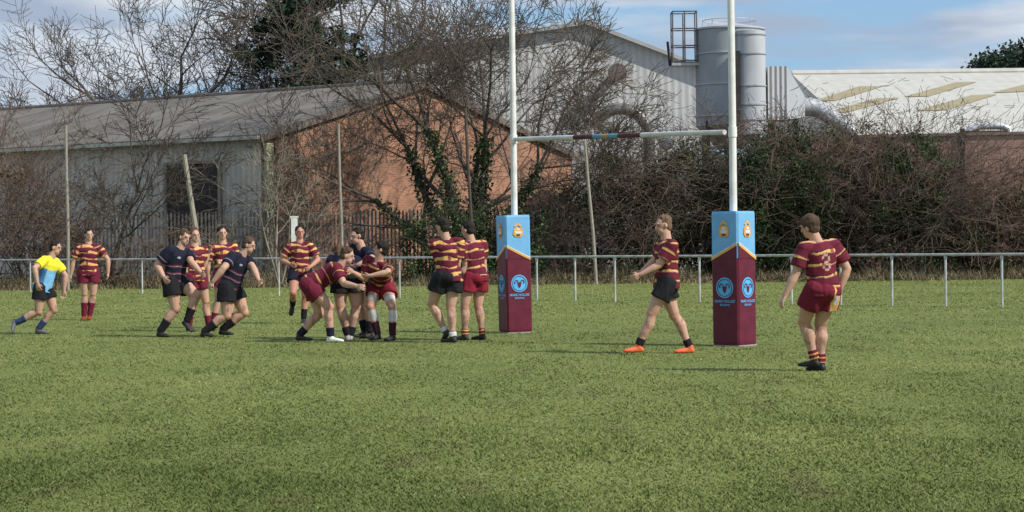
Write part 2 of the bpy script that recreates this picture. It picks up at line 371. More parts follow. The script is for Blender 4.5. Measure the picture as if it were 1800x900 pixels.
        if kind=='hoops':
            row=np.floor((tt+wob+.02)/per)
            c[:]=MAR; aw2=aw*(.85+.45*np.sin(u_*17+t*21+sd)+.28*np.sin(row*2.4+sd)); c[ph<aw2]=AMB; c[(ph>=aw2)&(ph<aw2+.012)]=(.028,.007,.013)
            brk=np.sin(u_*26+row*3.1+sd)>.82; c[brk&(ph<aw2)]=(.26,.08,.05)
            c[(ph>=per-.008)]=(.30,.17,.15)
            if sp.get('num'):
                z=(t-.17)/.027; x=(-u_+.050)/.025
                for r in range(7):
                    for q_ in range(4):
                        if D3[r][q_]=='1':
                            c[(b_<0)&(~sl)&(np.floor(z)==6-r)&(np.floor(x)==q_)]=sp['num']
        elif kind=='navy':
            c[:]=NAV; m=(t<.30)&~sl
            c[m&(ph<.009)]=(.26,.24,.26); c[m&(ph>=.009)&(ph<.030)]=(.13,.014,.026); c[sl&(tt>.17)&(tt<.185)]=(.25,.2,.22)
            c[(b_>.03)&(np.abs(t-.36)<.014)&(np.abs(np.abs(u_)-.075)<.024)]=(.42,.42,.45)
        elif kind=='ref':
            c[:]=(.20,.47,.74); c[(t>.30+.012*np.sin(u_*14))|sl]=(.80,.70,.04); c[(np.abs(u_)>.15)&~sl&(t<.3)]=(.06,.17,.36)
        return c
    sc=sp.get('shorts',BLK)
    def fs(v,n_):
        c=np.tile(np.array(sc,float),(len(v),1)); q=v-pel; u_=q@lh2/k; b_=q@fhh/k; t=q@hS/k
        if sp.get('panel'):
            m=(u_<-.05)&(u_>-.15)&(b_<.03); c[m]=AMB
            c[m&(np.abs(u_+.10)<.022)&(t<-.07)&(t>-.20)]=(.55,.55,.68)
        return c
    skc=np.array(sp.get('sockc',(.02,.02,.03)),float); sk2=sp.get('sock2')
    def mk(s):
        def fk_(v,n_):
            c=np.tile(skc,(len(v),1)); ax=an[s]-kn[s]; t=(v-kn[s])@ax/(ax@ax)
            if sk2 is not None: c[(np.mod(t,.12)<.04)]=sk2
            return c
        return fk_
    finish(bo,'body',M_skin,root,fskin)
    finish(jo,'rugby_shirt' if kind!='ref' else 'shirt',M_cloth,root,fj,.015,8)
    finish(qo,'shorts',M_cloth,root,fs,.016,9)
    hc=np.array(sp.get('hair',(.04,.025,.018)))
    finish(ho,'hair',M_hair,root,const(hc),.008,30)
    for s in 'LR':
        finish(so[s],'sock',M_cloth,root,mk(s),.005,25)
        bc=np.array(sp.get('boot',(.035,.03,.032)),float); b2=sp.get('boot'+s)
        if b2 is not None: bc=np.array(b2,float)
        finish(bt[s],'boot',M_boot,root,const(bc))
    return root
HB=(.085,.052,.032); HD=(.02,.015,.012)
PEOPLE=[
dict(label='referee in yellow and light blue shirt running at the far left',d=37,H=1.72,pel=(76,508),neck=(91,458),head=(99,440),yaw=70,kit='ref',
  eL=(108,482),wL=(113,512),eR=(66,478,-1),wR=(66,505,-1),kL=(92,545),aL=(74,577),kR=(68,548),aR=(42,568),hair=HD,fyaw=75,sockc=(.03,.05,.12),boot=(.12,.12,.13)),
dict(label='player in maroon and amber hoops standing square beside the referee, arms held out',d=44.3,H=1.84,pel=(156,488),neck=(156,434),head=(157,411),yaw=5,shorts=MAR,
  eL=(180,458),wL=(190,482),eR=(135,460),wR=(127,486),kL=(164,527),aL=(159,560),kR=(149,527),aR=(148,560),hair=HD,sockc=MAR,sock=.6,boot=(.25,.05,.02),fyaw=25,aw=.038),
dict(label='leftmost navy shirted player, running right with thick thighs and black shorts',d=35.2,H=1.82,bulk=1.12,pel=(306,500),neck=(317,438),head=(329,416),yaw=45,hyaw=60,kit='navy',
  eL=(340,468,-1),wL=(354,486,-1),eR=(284,466),wR=(290,494,-1),kL=(349,528,-1),aL=(328,574),kR=(308,551),aR=(286,584),hair=HB,sockc=BLK,sock=.5),
dict(label='hooped player half hidden behind the leftmost navy player',d=37.5,H=1.76,pel=(343,498),neck=(342,442),head=(343,419),yaw=35,shorts=MAR,
  eL=(358,470),wL=(368,458),eR=(326,470),wR=(330,495),kL=(360,537),aL=(366,578),kR=(338,538),aR=(334,574),hair=(.10,.055,.03),fyaw=30,sockc=MAR),
dict(label='hooped player running between the two navy runners, dark hair, arm bent',d=39,H=1.8,pel=(396,492),neck=(391,434),head=(390,410),yaw=20,shorts=MAR,aw=.036,
  eL=(412,456),wL=(398,474,-1),eR=(371,462),wR=(366,484),kL=(406,533),aL=(404,575),kR=(384,535),aR=(378,566),hair=HD,sockc=MAR,boot=(.3,.12,.05)),
dict(label='second navy shirted player from the left, leaning into his run toward the maul',d=35,H=1.84,bulk=1.12,pel=(404,498),neck=(427,439),head=(445,418),yaw=55,hyaw=65,kit='navy',
  eL=(448,466,-1),wL=(456,488,-1),eR=(396,468,-1),wR=(376,490),kL=(427,542),aL=(385,580),kR=(398,546),aR=(372,570),hair=HB,fyaw=75,sockc=BLK,sock=.5),
dict(label='hooped player standing behind the bent tackler, facing the camera',d=41,H=1.82,pel=(528,484),neck=(527,428),head=(527,405),yaw=0,shorts=NAV,aw=.036,
  eL=(553,456),wL=(548,478,-1),eR=(501,458),wR=(512,474,-1),kL=(537,528),aL=(534,568),kR=(517,524,-1),aR=(511,546,1),hair=HD,sockc=BLK,fyaw=20,skin=(.5,.24,.17)),
dict(label='maroon shirted tackler bent low with both arms round an opponent, white boots',d=32.6,H=1.8,bulk=1.08,pel=(548,508),neck=(592,483),head=(603,473),yaw=80,hyaw=80,shorts=MAR,
  eL=(616,494,1),wL=(628,502,1),eR=(606,508,-1),wR=(628,512,-1),kL=(560,556),aL=(534,590),kR=(580,551),aR=(581,598),hair=HB,aw=.018,per=.14,sockc=NAV,sock=.3,bootR=(.75,.78,.7),curl=1.3),
dict(label='navy shirted ball carrier doubled over in the maul, black shorts toward the camera',d=33.0,H=1.78,bulk=1.16,pel=(609,497),neck=(600,466,1),head=(594,456,1),yaw=195,hyaw=185,kit='navy',
  eL=(584,482),wL=(576,496,1),eR=(634,478),wR=(642,494,1),kL=(599,547),aL=(609,590),kR=(626,547),aR=(617,594),hair=(.10,.055,.03),sockc=BLK,sock=.3,boot=(.35,.33,.33)),
dict(label='navy shirted player upright in the maul, dark hair, face turned left',d=33.9,H=1.8,bulk=1.08,pel=(648,500),neck=(638,453,-1),head=(628,434),yaw=-50,kit='navy',
  eL=(656,474,-1),wL=(630,484,-1),eR=(616,470),wR=(602,486),kL=(650,544),aL=(650,584),kR=(634,542),aR=(638,584),hair=HD,fyaw=-60,sockc=BLK),
dict(label='maroon player with white leg wraps crouching at the right of the maul',d=33.1,H=1.76,pel=(671,507),neck=(665,468,-1),head=(668,453),yaw=-45,hyaw=-35,shorts=(.2,.015,.03),
  eL=(684,488,-1),wL=(652,494,-1),eR=(645,480),wR=(622,488,-1),kL=(691,548,-1),aL=(690,588),kR=(654,548,-1),aR=(661,585),hair=HD,leggings=1,hairk=1.12,sockc=(.04,.01,.02),sock=.45,fyaw=-90,aw=.018),
dict(label='hooped player seen from behind in black shorts, left one of the pair by the post',d=31.9,H=1.82,bulk=1.05,pel=(788,490),neck=(785,420),head=(774,396),yaw=178,hyaw=200,
  eL=(770,453),wL=(767,490),eR=(806,454),wR=(802,486),kL=(759,543,1),aL=(784,592),kR=(792,548),aR=(796,598),hair=HD,fyaw=230,per=.112,aw=.038,sockc=(.6,.6,.62),sock=.15,fL=215,fR=240),
dict(label='hooped player in maroon shorts, standing nearest the left goal post pad',d=32.7,H=1.78,pel=(835,496),neck=(829,432),head=(817,404),yaw=215,hyaw=215,shorts=(.2,.012,.03),
  eL=(816,464),wL=(812,494),eR=(849,460),wR=(851,490),kL=(818,545),aL=(817,592),kR=(841,546),aR=(847,593),hair=HD,fyaw=240,aw=.022,per=.125,sockc=MAR,sock=.2,sock2=AMB,fL=250,fR=235),
dict(label='player walking left between the goal posts, black shorts and orange boots',d=27.95,H=1.82,pel=(1171,500),neck=(1173,420),head=(1163,393),yaw=-72,hyaw=-80,
  eL=(1163,468),wL=(1128,490),eR=(1158,462,1),wR=(1128,486,1),kL=(1147,558),aL=(1126,608),kR=(1184,556),aR=(1207,606),hair=(.16,.095,.06),fyaw=-72,aw=.026,per=.118,sockc=BLK,sock=.22,boot=(.8,.16,.06),short=.52,curl=1.6),
dict(label='rightmost player with number on his back, curly brown hair, turned away',d=23.6,H=1.74,bulk=1.06,pel=(1446,508),neck=(1438,425),head=(1418,395),yaw=200,hyaw=205,
  eL=(1404,470),wL=(1388,507),eR=(1480,462),wR=(1482,496),kL=(1418,572,1),aL=(1434,642),kR=(1446,576,1),aR=(1443,643),hair=(.085,.052,.034),hairk=1.14,fyaw=235,per=.13,aw=.022,num=(.46,.30,.24),shorts=(.16,.013,.032),panel=1,sockc=MAR,sock=.24,sock2=AMB,fL=240,fR=225,boot=(.03,.03,.03),curl=1.4),
]
for sp in PEOPLE: person(sp)

# ================= GROUND =================
def ground_mat():
    m,t,b=nt('turf'); b.inputs['Roughness'].default_value=.95; b.inputs['Specular IOR Level'].default_value=.1
    tc=N(t,'ShaderNodeTexCoord')
    def ns(sc,det,ro=.6,st=(1,1,1)):
        mp=N(t,'ShaderNodeMapping'); mp.inputs['Scale'].default_value=st; t.links.new(tc.outputs['Object'],mp.inputs[0])
        n=N(t,'ShaderNodeTexNoise'); n.inputs['Scale'].default_value=sc; n.inputs['Detail'].default_value=det; n.inputs['Roughness'].default_value=ro; t.links.new(mp.outputs[0],n.inputs['Vector']); return n
    a=ns(.35,4); c=ns(3.0,7,.65)
    r=N(t,'ShaderNodeValToRGB'); r.color_ramp.elements[0].position=.32; r.color_ramp.elements[1].position=.68
    r.color_ramp.elements[0].color=(.105,.128,.036,1); r.color_ramp.elements[1].color=(.19,.215,.070,1)
    mx=N(t,'ShaderNodeMath',operation='ADD'); m1=N(t,'ShaderNodeMath',operation='MULTIPLY'); m1.inputs[1].default_value=.5; m2=N(t,'ShaderNodeMath',operation='MULTIPLY'); m2.inputs[1].default_value=.5
    t.links.new(a.outputs['Fac'],m1.inputs[0]); t.links.new(c.outputs['Fac'],m2.inputs[0]); t.links.new(m1.outputs[0],mx.inputs[0]); t.links.new(m2.outputs[0],mx.inputs[1])
    t.links.new(mx.outputs[0],r.inputs[0]); t.links.new(r.outputs[0],b.inputs['Base Color'])
    bp=N(t,'ShaderNodeBump'); bp.inputs['Strength'].default_value=.4; bp.inputs['Distance'].default_value=.03; t.links.new(c.outputs['Fac'],bp.inputs['Height']); t.links.new(bp.outputs[0],b.inputs['Normal'])
    return m
g=MB(); g.v=[(-900,-100,0),(900,-100,0),(900,1800,0),(-900,1800,0)]; g.f=[(0,1,2,3)]
tag(g.build('ground',ground_mat()),kind='structure')
FL=G(53,GD(53,513)); FR=G(1747,GD(1747,541)); fd=(FR-FL).normalized()
g=MB(); g.v=[(-30,81,.004),(60,84,.004),(300,260,.004),(-300,260,.004)]; g.f=[(0,1,2,3)]
tag(g.build('verge',mat('rough verge earth',(.13,.10,.06),(.06,.055,.03),scale=.8,bump=.5)),kind='structure')
rs=np.random.RandomState(3)
Nb=360000
v_=np.concatenate([rs.uniform(118,490,280000),rs.uniform(63,118,80000)]); dd=HC*F/v_; dd=dd+rs.uniform(-.3,.3,Nb)
xx=rs.uniform(-.26,.26,Nb)*dd
cl=np.array([mnoise.noise(Vc((x*1.1,y*.5,0)))+.45*mnoise.noise(Vc((x*3.2,y*1.5,7))) for x,y in zip(xx,dd)])
hh=(.011+.007*rs.rand(Nb))*(1+.7*np.clip(cl,-.5,1))*(1+np.clip((dd-25)/50,0,1))
an_=rs.uniform(0,math.pi,Nb); ww=rs.uniform(.003,.006,Nb)*(1+dd/32)
lean=rs.normal(0,1.2,(Nb,2))*hh[:,None]
px_=np.cos(an_)*ww; py_=np.sin(an_)*ww
V=np.zeros((Nb,3,3),np.float32)
V[:,0]=np.stack([xx-px_,dd-py_,np.full(Nb,-.002)],1); V[:,1]=np.stack([xx+px_,dd+py_,np.full(Nb,-.002)],1)
V[:,2]=np.stack([xx+lean[:,0],dd+lean[:,1],hh],1)
me=meshnp('grass',V.reshape(-1,3),np.arange(Nb*3).reshape(-1,3))
lowc=np.array([mnoise.noise(Vc((x*.22,y*.10,3)))+.7*mnoise.noise(Vc((x*.8,y*.30,9))) for x,y in zip(xx,dd)])
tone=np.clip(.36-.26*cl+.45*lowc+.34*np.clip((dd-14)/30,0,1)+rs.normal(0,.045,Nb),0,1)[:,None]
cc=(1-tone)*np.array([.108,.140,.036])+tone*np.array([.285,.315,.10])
straw=rs.rand(Nb)<.015+.05*np.clip(lowc,0,1); cc[straw]=(.33,.31,.16)
worn=np.array([mnoise.noise(Vc((x*2.1,y*.8,21))) for x,y in zip(xx,dd)])
wm=np.clip((worn-.42)*4,0,.6)[:,None]; cc=cc*(1-wm)+np.array([.15,.13,.06])*wm
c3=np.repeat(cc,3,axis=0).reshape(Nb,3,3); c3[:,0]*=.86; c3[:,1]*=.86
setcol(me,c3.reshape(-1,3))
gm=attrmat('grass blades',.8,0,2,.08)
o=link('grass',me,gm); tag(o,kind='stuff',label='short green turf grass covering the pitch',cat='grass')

# ================= TREES =================
def segmesh(name,segs,m,parent,n=4):
    a=np.array([s[0] for s in segs],float); b=np.array([s[1] for s in segs],float); ra=np.array([s[2] for s in segs]); rb=np.array([s[3] for s in segs])
    ax=b-a; ax/=np.linalg.norm(ax,axis=1)[:,None]+1e-9
    ref=np.where(np.abs(ax[:,2:3])<.9,np.array([[0,0,1.]]),np.array([[1.,0,0]])); u=np.cross(ref,ax); u/=np.linalg.norm(u,axis=1)[:,None]+1e-9; w=np.cross(ax,u)
    K=len(a); V=np.zeros((K,2*n,3))
    for j in range(n):
        t=2*math.pi*j/n; o=u*math.cos(t)+w*math.sin(t); V[:,j]=a+o*ra[:,None]; V[:,n+j]=b+o*rb[:,None]
    fs=[]
    base=(np.arange(K)*2*n)[:,None]
    for j in range(n):
        k2=(j+1)%n; fs.append(base+np.array([[j,k2,n+k2,n+j]]))
    me=meshnp(name,V.reshape(-1,3),np.concatenate(fs)); return link(name,me,m,parent,True)
def grow(rng,p,d,L,r,lvl,mx,out,wob,trop,steps=(6,5,4,4,3,3,3),ratio=(.5,.78),rmin=.011,kp=.6,ang=(.45,.95),first=2,sub=.62):
    n=steps[lvl]; st=L/n; r0=r
    for i in range(n):
        d=(d+Vc((rng.gauss(0,wob),rng.gauss(0,wob),rng.gauss(0,wob)+trop))).normalized()
        q=p+d*st; r1=max(rmin,r*(1-.55*(i+1)/n))
        out.append((tuple(p),tuple(q),r0,r1,lvl)); p=q; r0=r1
        if lvl<mx and i>=(first if lvl==0 else 1 if lvl<3 else 0) and rng.random()<kp:
            side=d.orthogonal(); side.rotate(Matrix.Rotation(rng.uniform(0,6.283),3,d))
            a=rng.uniform(*ang); cd=(d*math.cos(a)+side*math.sin(a)).normalized()
            grow(rng,p,cd,L*rng.uniform(*ratio)*(1-.25*i/n),max(rmin,r1*sub),lvl+1,mx,out,wob,trop,steps,ratio,rmin,kp,ang,first,sub)
    if lvl<mx:
        for _ in range(2 if lvl<4 else 1):
            side=d.orthogonal(); side.rotate(Matrix.Rotation(rng.uniform(0,6.283),3,d)); a=rng.uniform(.15,.45)
            cd=(d*math.cos(a)+side*math.sin(a)).normalized()
            grow(rng,p,cd,L*rng.uniform(.55,.72),max(rmin,r0*.85),lvl+1,mx,out,wob,trop,steps,ratio,rmin,kp,ang,first,sub)
def leaves(name,C,size,m,parent,rs,asp=.32):
    n=len(C); a=rs.normal(size=(n,3)); a/=np.linalg.norm(a,axis=1)[:,None]; b=rs.normal(size=(n,3)); b-=a*(a*b).sum(1)[:,None]; b/=np.linalg.norm(b,axis=1)[:,None]
    s=(size*rs.uniform(.6,1.3,n))[:,None]; V=np.stack([C-a*s*.5,C-b*s*asp,C+a*s*.5,C+b*s*asp],1)
    return link(name,meshnp(name,V.reshape(-1,3),np.arange(n*4).reshape(-1,4)),m,parent)
def ivy_on(segs,rs,maxl,n,spread,zmax):
    S=[s for s in segs if s[4]<=maxl and s[0][2]<zmax]; w=np.array([math.dist(s[0],s[1])*(s[2]+.1) for s in S]); idx=rs.choice(len(S),n,p=w/w.sum())
    t=rs.rand(n)[:,None]; a=np.array([S[i][0] for i in idx]); b=np.array([S[i][1] for i in idx]); r=np.array([S[i][2] for i in idx])[:,None]
    o=rs.normal(size=(n,3)); o/=np.linalg.norm(o,axis=1)[:,None]
    return a*(1-t)+b*t+o*(r+spread*rs.rand(n)[:,None]**1.5)
def bare_tree(name,label,px,d,stems,seed,mx=5,m=M_bark,ivy=None,twm=None,wob=.085,trop=.012,rmin=.011,**kw):
    base=G(px,d); root=empty(name,base); tag(root,label,'tree'); rng=random.Random(seed); out=[]
    for (dx,dy,dz,L,r) in stems: grow(rng,Vc((0,0,-.1)),Vc((dx,dy,dz)).normalized(),L,r,0,mx,out,wob,trop,rmin=rmin,**kw)
    segmesh('trunk',[s for s in out if s[4]<=1],m,root,7)
    segmesh('crown',[s for s in out if s[4]>1],twm or m,root,3)
    if ivy:
        rs=np.random.RandomState(seed); C=ivy_on(out,rs,ivy[0],ivy[1],ivy[2],ivy[3]); leaves('ivy',C,ivy[4],M_ivy,root,rs)
    return root
bare_tree('bare_tree','bare spreading tree with several ivy clad stems behind the left goal post',822,86,
  [(-.06,0,1,6.3,.24),(.26,.1,1,6.0,.20),(-.40,.1,1,6.0,.19),(.62,-.1,1,5.4,.16),(-.85,0,.85,5.0,.15),(.05,.5,1,5.6,.16),(1.0,.1,.6,4.4,.12)],11,5,M_bark,ivy=(0,8500,.32,5.0,.17),twm=M_branch,rmin=.0115,kp=.70)
bare_tree('bare_tree','large bare oak rising above the left end of the grey roof',325,124,[(-.2,0,1,7.2,.5),(.12,.1,1,7.6,.42),(.4,0,1,6.6,.32),(-.5,0,1,6.6,.3),(-.32,.2,1,7,.3),(.28,.2,1,7.2,.3)],27,5,M_bark,ivy=(0,5200,.5,13,.28),twm=M_barkw,rmin=.014,kp=.76,wob=.10,sub=.52)
bare_tree('bare_tree','slender bare tree growing behind the roof ridge right of the ivy tree',690,123,[(0,0,1,9,.3),(.3,0,1,8.4,.22),(-.3,0,1,8,.2)],22,5,M_barkw,rmin=.016,kp=.7)
bare_tree('bare_tree','bare tree behind the brown thicket at the far left edge',15,100,[(0,0,1,4.0,.2),(.4,0,1,3.2,.15),(-.4,0,1,3.2,.15)],23,5,M_twig,rmin=.012,kp=.5)
bare_tree('bare_tree','small thin bare tree in front of the pale metal wall',197,83,[(0,0,1,3.9,.10),(.25,0,1,3.0,.06)],24,4,M_bark,rmin=.012,kp=.8)
bare_tree('bare_tree','pale leafless sapling at the corner of the brick gable',492,82,[(0,0,1,3.2,.05),(.2,0,1,2.8,.04),(-.25,0,1,2.8,.04),(.5,0,1,2.2,.035)],25,3,M_twig2,rmin=.009,kp=.7)
def leafy(name,label,px,d,H,blobs,n,size,m,seed,trunkr=.35,cat='tree',cl=70,bare=None,tk=.55):
    base=G(px,d); root=empty(name,base); tag(root,label,cat); rng=random.Random(seed); rs=np.random.RandomState(seed); out=[]
    grow(rng,Vc((0,0,0)),Vc((0,0,1)),H*tk,trunkr,0,5 if bare else 2,out,.09,.04,rmin=.02)
    segmesh('trunk',out,M_bark,root,4)
    Cs=[]; tot=sum(b[3]*b[3]*b[4] for b in blobs)
    for (x,y,z,r,rz) in blobs:
        k=int(n*r*r*rz/tot); kk=max(6,k//cl)
        cen=rs.normal(size=(kk,3)); cen/=np.linalg.norm(cen,axis=1)[:,None]; cen*=(rs.rand(kk,1)**.45); cen=cen*[r,r,rz]+[x,y,z]
        i=rs.randint(0,kk,k); Cs.append(cen[i]+rs.normal(0,.13*r+.06,(k,3)))
    leaves('crown',np.concatenate(Cs),size,m,root,rs); return root
leafy('ivy_tree','tall dark tree smothered in ivy behind the grey roof',540,118,16,[(-1.0,0,8,2.2,2.4),(.6,0,10,2.0,2.6),(2.0,0,8.2,1.7,2.0),(-.2,0,13.8,2.0,2.4),(2.4,0,12.0,1.2,1.8),(-2.4,0,12,1.2,1.6),(-3.2,0,9,1.1,1.2),(3.2,0,10,.8,1.2),(1.2,0,15.8,1.5,1.6),(-1.4,0,16,1.2,1.5)],30000,.25,M_ever,31,cl=120,bare=1)
leafy('evergreen_tree','dark evergreen tree beyond the white roof at the far right',1765,175,17,[(0,0,14.5,2.6,2.4),(2.6,0,15.5,2.4,2.3),(-2,0,14,1.4,1.2),(5,0,15,2,2.5)],14000,.35,M_ever,33,tk=.3)
def shrub(px,d,w,h,stems,nl,m,lm,label,seed,lsize=.12,name='shrub'):
    base=G(px,d); root=empty(name,base); tag(root,label,'shrub'); rng=random.Random(seed); rs=np.random.RandomState(seed); out=[]
    for i in range(stems):
        x=rng.uniform(-w/2,w/2); y=rng.uniform(-.9,.9); a=rng.gauss(0,.4)
        grow(rng,Vc((x*.85,y,0)),Vc((a,rng.gauss(0,.3),1)).normalized(),h*rng.uniform(.4,.9),rng.uniform(.014,.032),0,3,out,.2,-.02,steps=(6,4,3,3),ratio=(.3,.55),rmin=.009,kp=.65,first=1)
    out=[s for s in out if s[1][2]<h*(.85+.3*rng.random())]
    segmesh('stems',out,m,root,3)
    if nl:
        k=max(8,nl//110); cen=np.stack([rs.uniform(-w/2,w/2,k),rs.uniform(-1.3,.7,k),h*rs.uniform(.02,.92,k)],1)
        cen[:,2]*=1-.3*(np.abs(cen[:,0])/(w/2))**2
        C=cen[rs.randint(0,k,nl)]+rs.normal(0,.20,(nl,3)); C[:,2]=np.abs(C[:,2]); leaves('foliage',C,lsize,lm,root,rs)
    return root
SH=[(20,86,4,6.0,46,900,M_twig,M_dead,'tall brown leafless thicket at the left edge of the photo'),
(82,85,2.6,5.0,24,500,M_twig,M_dead,'brown leafless shrub just left of the tall pole by the metal wall'),
(165,83,3,2.6,14,300,M_twig,M_dead,'low twiggy shrub under the small bare tree'),
(270,84,3.4,2.1,12,200,M_twig,M_dead,'sparse dry shrub below the dark doorway'),
(420,84,3,2.6,12,100,M_twig2,M_dead,'pale twiggy shrub left of the brick corner'),
(890,84,3.4,3.4,18,5200,M_bark,M_ivy,'dark ivy bush at the foot of the big bare tree, right side'),
(778,84,3.0,3.2,14,4200,M_bark,M_ivy,'dark ivy bush at the foot of the big bare tree, left side'),
(980,88,3.4,3.8,30,2400,M_twig,M_rust,'bare brown shrub behind the palisade, right of the left goal post'),
(1065,87,3.4,5.4,30,6500,M_twig,M_bush,'tangled brown shrub left of the gap between the goal posts'),
(1135,88,3.4,4.6,34,6000,M_twig,M_rust,'tangled shrub below the pale shed, between the goal posts'),
(1208,87,3.4,6.0,32,9500,M_bark,M_bush,'dark tangled shrub just left of the right goal post'),
(1292,88,3.6,6.0,34,10000,M_bark,M_ivy,'dark shrub directly behind the right goal post pad'),
(1380,86,3.6,6.6,16,19000,M_bark,M_ivy,'tall green ivy mound to the right of the right goal post'),
(1456,88,3.6,6.6,44,8500,M_twig,M_bush,'brown green shrub between the ivy mound and the brick wall'),
(1530,87,3.6,6.8,50,7500,M_twig,M_rust,'brown bramble shrub in front of the brick wall, left part'),
(1600,86,3.0,6.3,24,13000,M_bark,M_ivy,'rounded dark ivy shrub in front of the brick wall'),
(1672,87,3.2,4.1,34,6000,M_twig,M_rust,'brown bramble shrub in front of the brick wall, middle part'),
(1736,86,3.2,3.4,26,7000,M_twig,M_bush,'bramble shrub in front of the brick wall, second from the right edge'),
(1800,86,2.8,4.6,32,5000,M_twig,M_rust,'brown shrub at the right edge of the photo')]
for i,s in enumerate(SH): shrub(*s,seed=100+i)
rs=np.random.RandomState(9); n=42000
x=rs.uniform(-26,30,n); w=rs.rand(n)**1.1
edge=np.array([.9*mnoise.noise(Vc((a*.35,0,5)))+.5*mnoise.noise(Vc((a*1.3,0,8))) for a in x])
y=81.2+x*.03+edge+w*5.5
hm=np.array([.55+.6*mnoise.noise(Vc((a*.6,b*.8,0))) for a,b in zip(x,y)])
h=np.clip(rs.uniform(.3,1,n)*hm*np.interp(w,[0,.3,1],[.35,.8,1.3]),.05,2)
a_=rs.uniform(0,math.pi,n); wd_=rs.uniform(.012,.03,n); le=rs.normal(0,.4,(n,2))*h[:,None]
V=np.zeros((n,3,3)); V[:,0]=np.stack([x-np.cos(a_)*wd_,y-np.sin(a_)*wd_,0*x],1); V[:,1]=np.stack([x+np.cos(a_)*wd_,y+np.sin(a_)*wd_,0*x],1); V[:,2]=np.stack([x+le[:,0],y+le[:,1],h],1)
o=link('dead_grass',meshnp('dead_grass',V.reshape(-1,3),np.arange(n*3).reshape(-1,3)),mat('dead stems',(.30,.22,.13),(.10,.085,.045),scale=1.0)); tag(o,'dry brown grass and dead stems behind the rail','undergrowth',kind='stuff')
idx=rs.choice(n,22000); C=np.stack([x[idx],y[idx]+.1,h[idx]*rs.rand(22000)*1.2],1)
o=leaves('bramble_cover',C,.10,M_bush,None,rs); tag(o,'low green bramble leaves among the dry stems behind the rail','undergrowth',kind='stuff')

# ================= RAIL FENCE =================
root=empty('spectator_rail',FL,math.atan2(fd.y,fd.x)); tag(root,'white metal spectator rail running along the edge of the pitch','fence')
ts=[-4.4,0,3.6,7.44,11.3,15.2,18.2,21.07,24.0]+[26.86+1.47*i for i in range(-1,14)]
ts=sorted(set(round(a,2) for a in ts))
for a in ts:
    m=MB(); m.tube([(a,0,-.1),(a,0,1.12)],.027,10); po=m.build('post',M_rail,root,True)
    m=MB(); m.tube([(a,0,1.04),(a,0,1.10)],.036,10); m.build('bracket',M_galv,po,True)
m=MB(); m.tube([(-8,0,1.13),(48,0,1.13)],.030,10); m.build('top_rail',M_rail,root,True)
# ================= PALISADE =================
pa=G(150,88); pb=G(1060,86.5); pdv=(pb-pa); PL=pdv.length
root=empty('palisade_fence',pa,math.atan2(pdv.y,pdv.x)); tag(root,'dark steel palisade fence in front of the brick gable','fence')
nb=8; bl=PL/nb; rg=random.Random(4)
for i in range(nb):
    m=MB(); x=i*bl+.1
    while x<(i+1)*bl-.04:
        h=2.95+rg.uniform(-.04,.04)
        m.prism([(x,0,.05),(x+.07,0,.05),(x+.07,0,h-.08),(x+.035,0,h),(x,0,h-.08)],(rg.uniform(-.004,.004),.02,0)); x+=.155
    m.build('pales',M_pal,root)
    for z in (.5,2.3):
        m=MB(); m.box(i*bl+.04,(i+1)*bl-.04,.022,.07,z,z+.05); m.build('rail',M_pal,root)
for i in range(nb+1):
    m=MB(); m.box(i*bl-.04,i*bl+.04,.02,.12,-.1,2.85); m.build('post',M_pal,root)
def pole(name,label,p0,p1,r,m,cat='post'):
    mb=MB(); b=Vc((p0.x,p0.y,0)); d_=(p1-p0)
    mb.tube([(0,0,0),tuple((p0-b)+d_*.35+Vc((.03,0,0))),tuple((p0-b)+d_*.7),tuple(p1-b)],[r,r,r*.93,r*.85],8)
    o=mb.build(name,m,None,True); o.location=b; tag(o,label,cat); return o
pole('wooden_pole','tall thin pole by the left end of the metal wall',G(119,80),P(116,220,80),.06,M_wood)
pole('leaning_pole','weathered pole leaning in front of the dark doorway',G(358,80),P(324,272,80),.10,M_wood)
pole('wooden_pole','upright thin pole in front of the brick gable',G(601,82),P(595,218,82),.055,M_wood)
pole('leaning_pole','pale pole leaning at the right end of the palisade fence',G(1048,80),P(1028,248,80),.06,M_wood)
pole('wooden_pole','slim pole standing among the stems of the big bare tree',G(832,80),P(818,190,80),.06,M_bark)
m=MB(); b=G(518,76); m.box(-.11,.11,-.03,.03,0,2.5); m.box(-.14,.14,-.04,.04,2.503,2.56); o=m.build('marker_post',M_white); o.location=b; tag(o,'short white marker post behind the rail near the maul','post')

# ================= GREY/BRICK WORKSHOP =================
C0=Vc((-9.89,88.6,0)); th=math.atan2(.802,.597)
bd=empty('brick_workshop',C0,th); tag(bd,'old workshop with orange brick gable, pale metal side wall and grey roof','building')
M_br=brickmat('orange brick',(.40,.175,.092),(.28,.12,.07),(.33,.26,.20),'X')
M_side=stripemat('pale cladding',(.64,.61,.54),(.50,.48,.42),'Y',.3,.6,(.32,.30,.25),.65)
M_roof=stripemat('old grey roof sheet',(.125,.108,.092),(.09,.08,.07),'Y',.35,.9,(.26,.235,.20),.75,.03,(.35,1.4,1))
W=21.5; RX=10; Lb=48; ez=6.02; rz=8.62; ez2=5.85
m=MB(); m.prism([(0,0,-.2),(W,0,-.2),(W,0,ez2),(RX,0,rz),(0,0,ez)],(0,.3,0)); m.build('brick_gable_wall',M_br,bd)
m=MB(); m.prism([(0,.302,-.2),(0,Lb,-.2),(0,Lb,ez-.05),(0,.302,ez-.05)],(.2,0,0)); m.build('side_wall',M_side,bd)
m=MB(); m.prism([(W-.2,.302,-.2),(W-.2,Lb,-.2),(W-.2,Lb,ez2-.05),(W-.2,.302,ez2-.05)],(.2,0,0)); m.build('side_wall',M_side,bd)
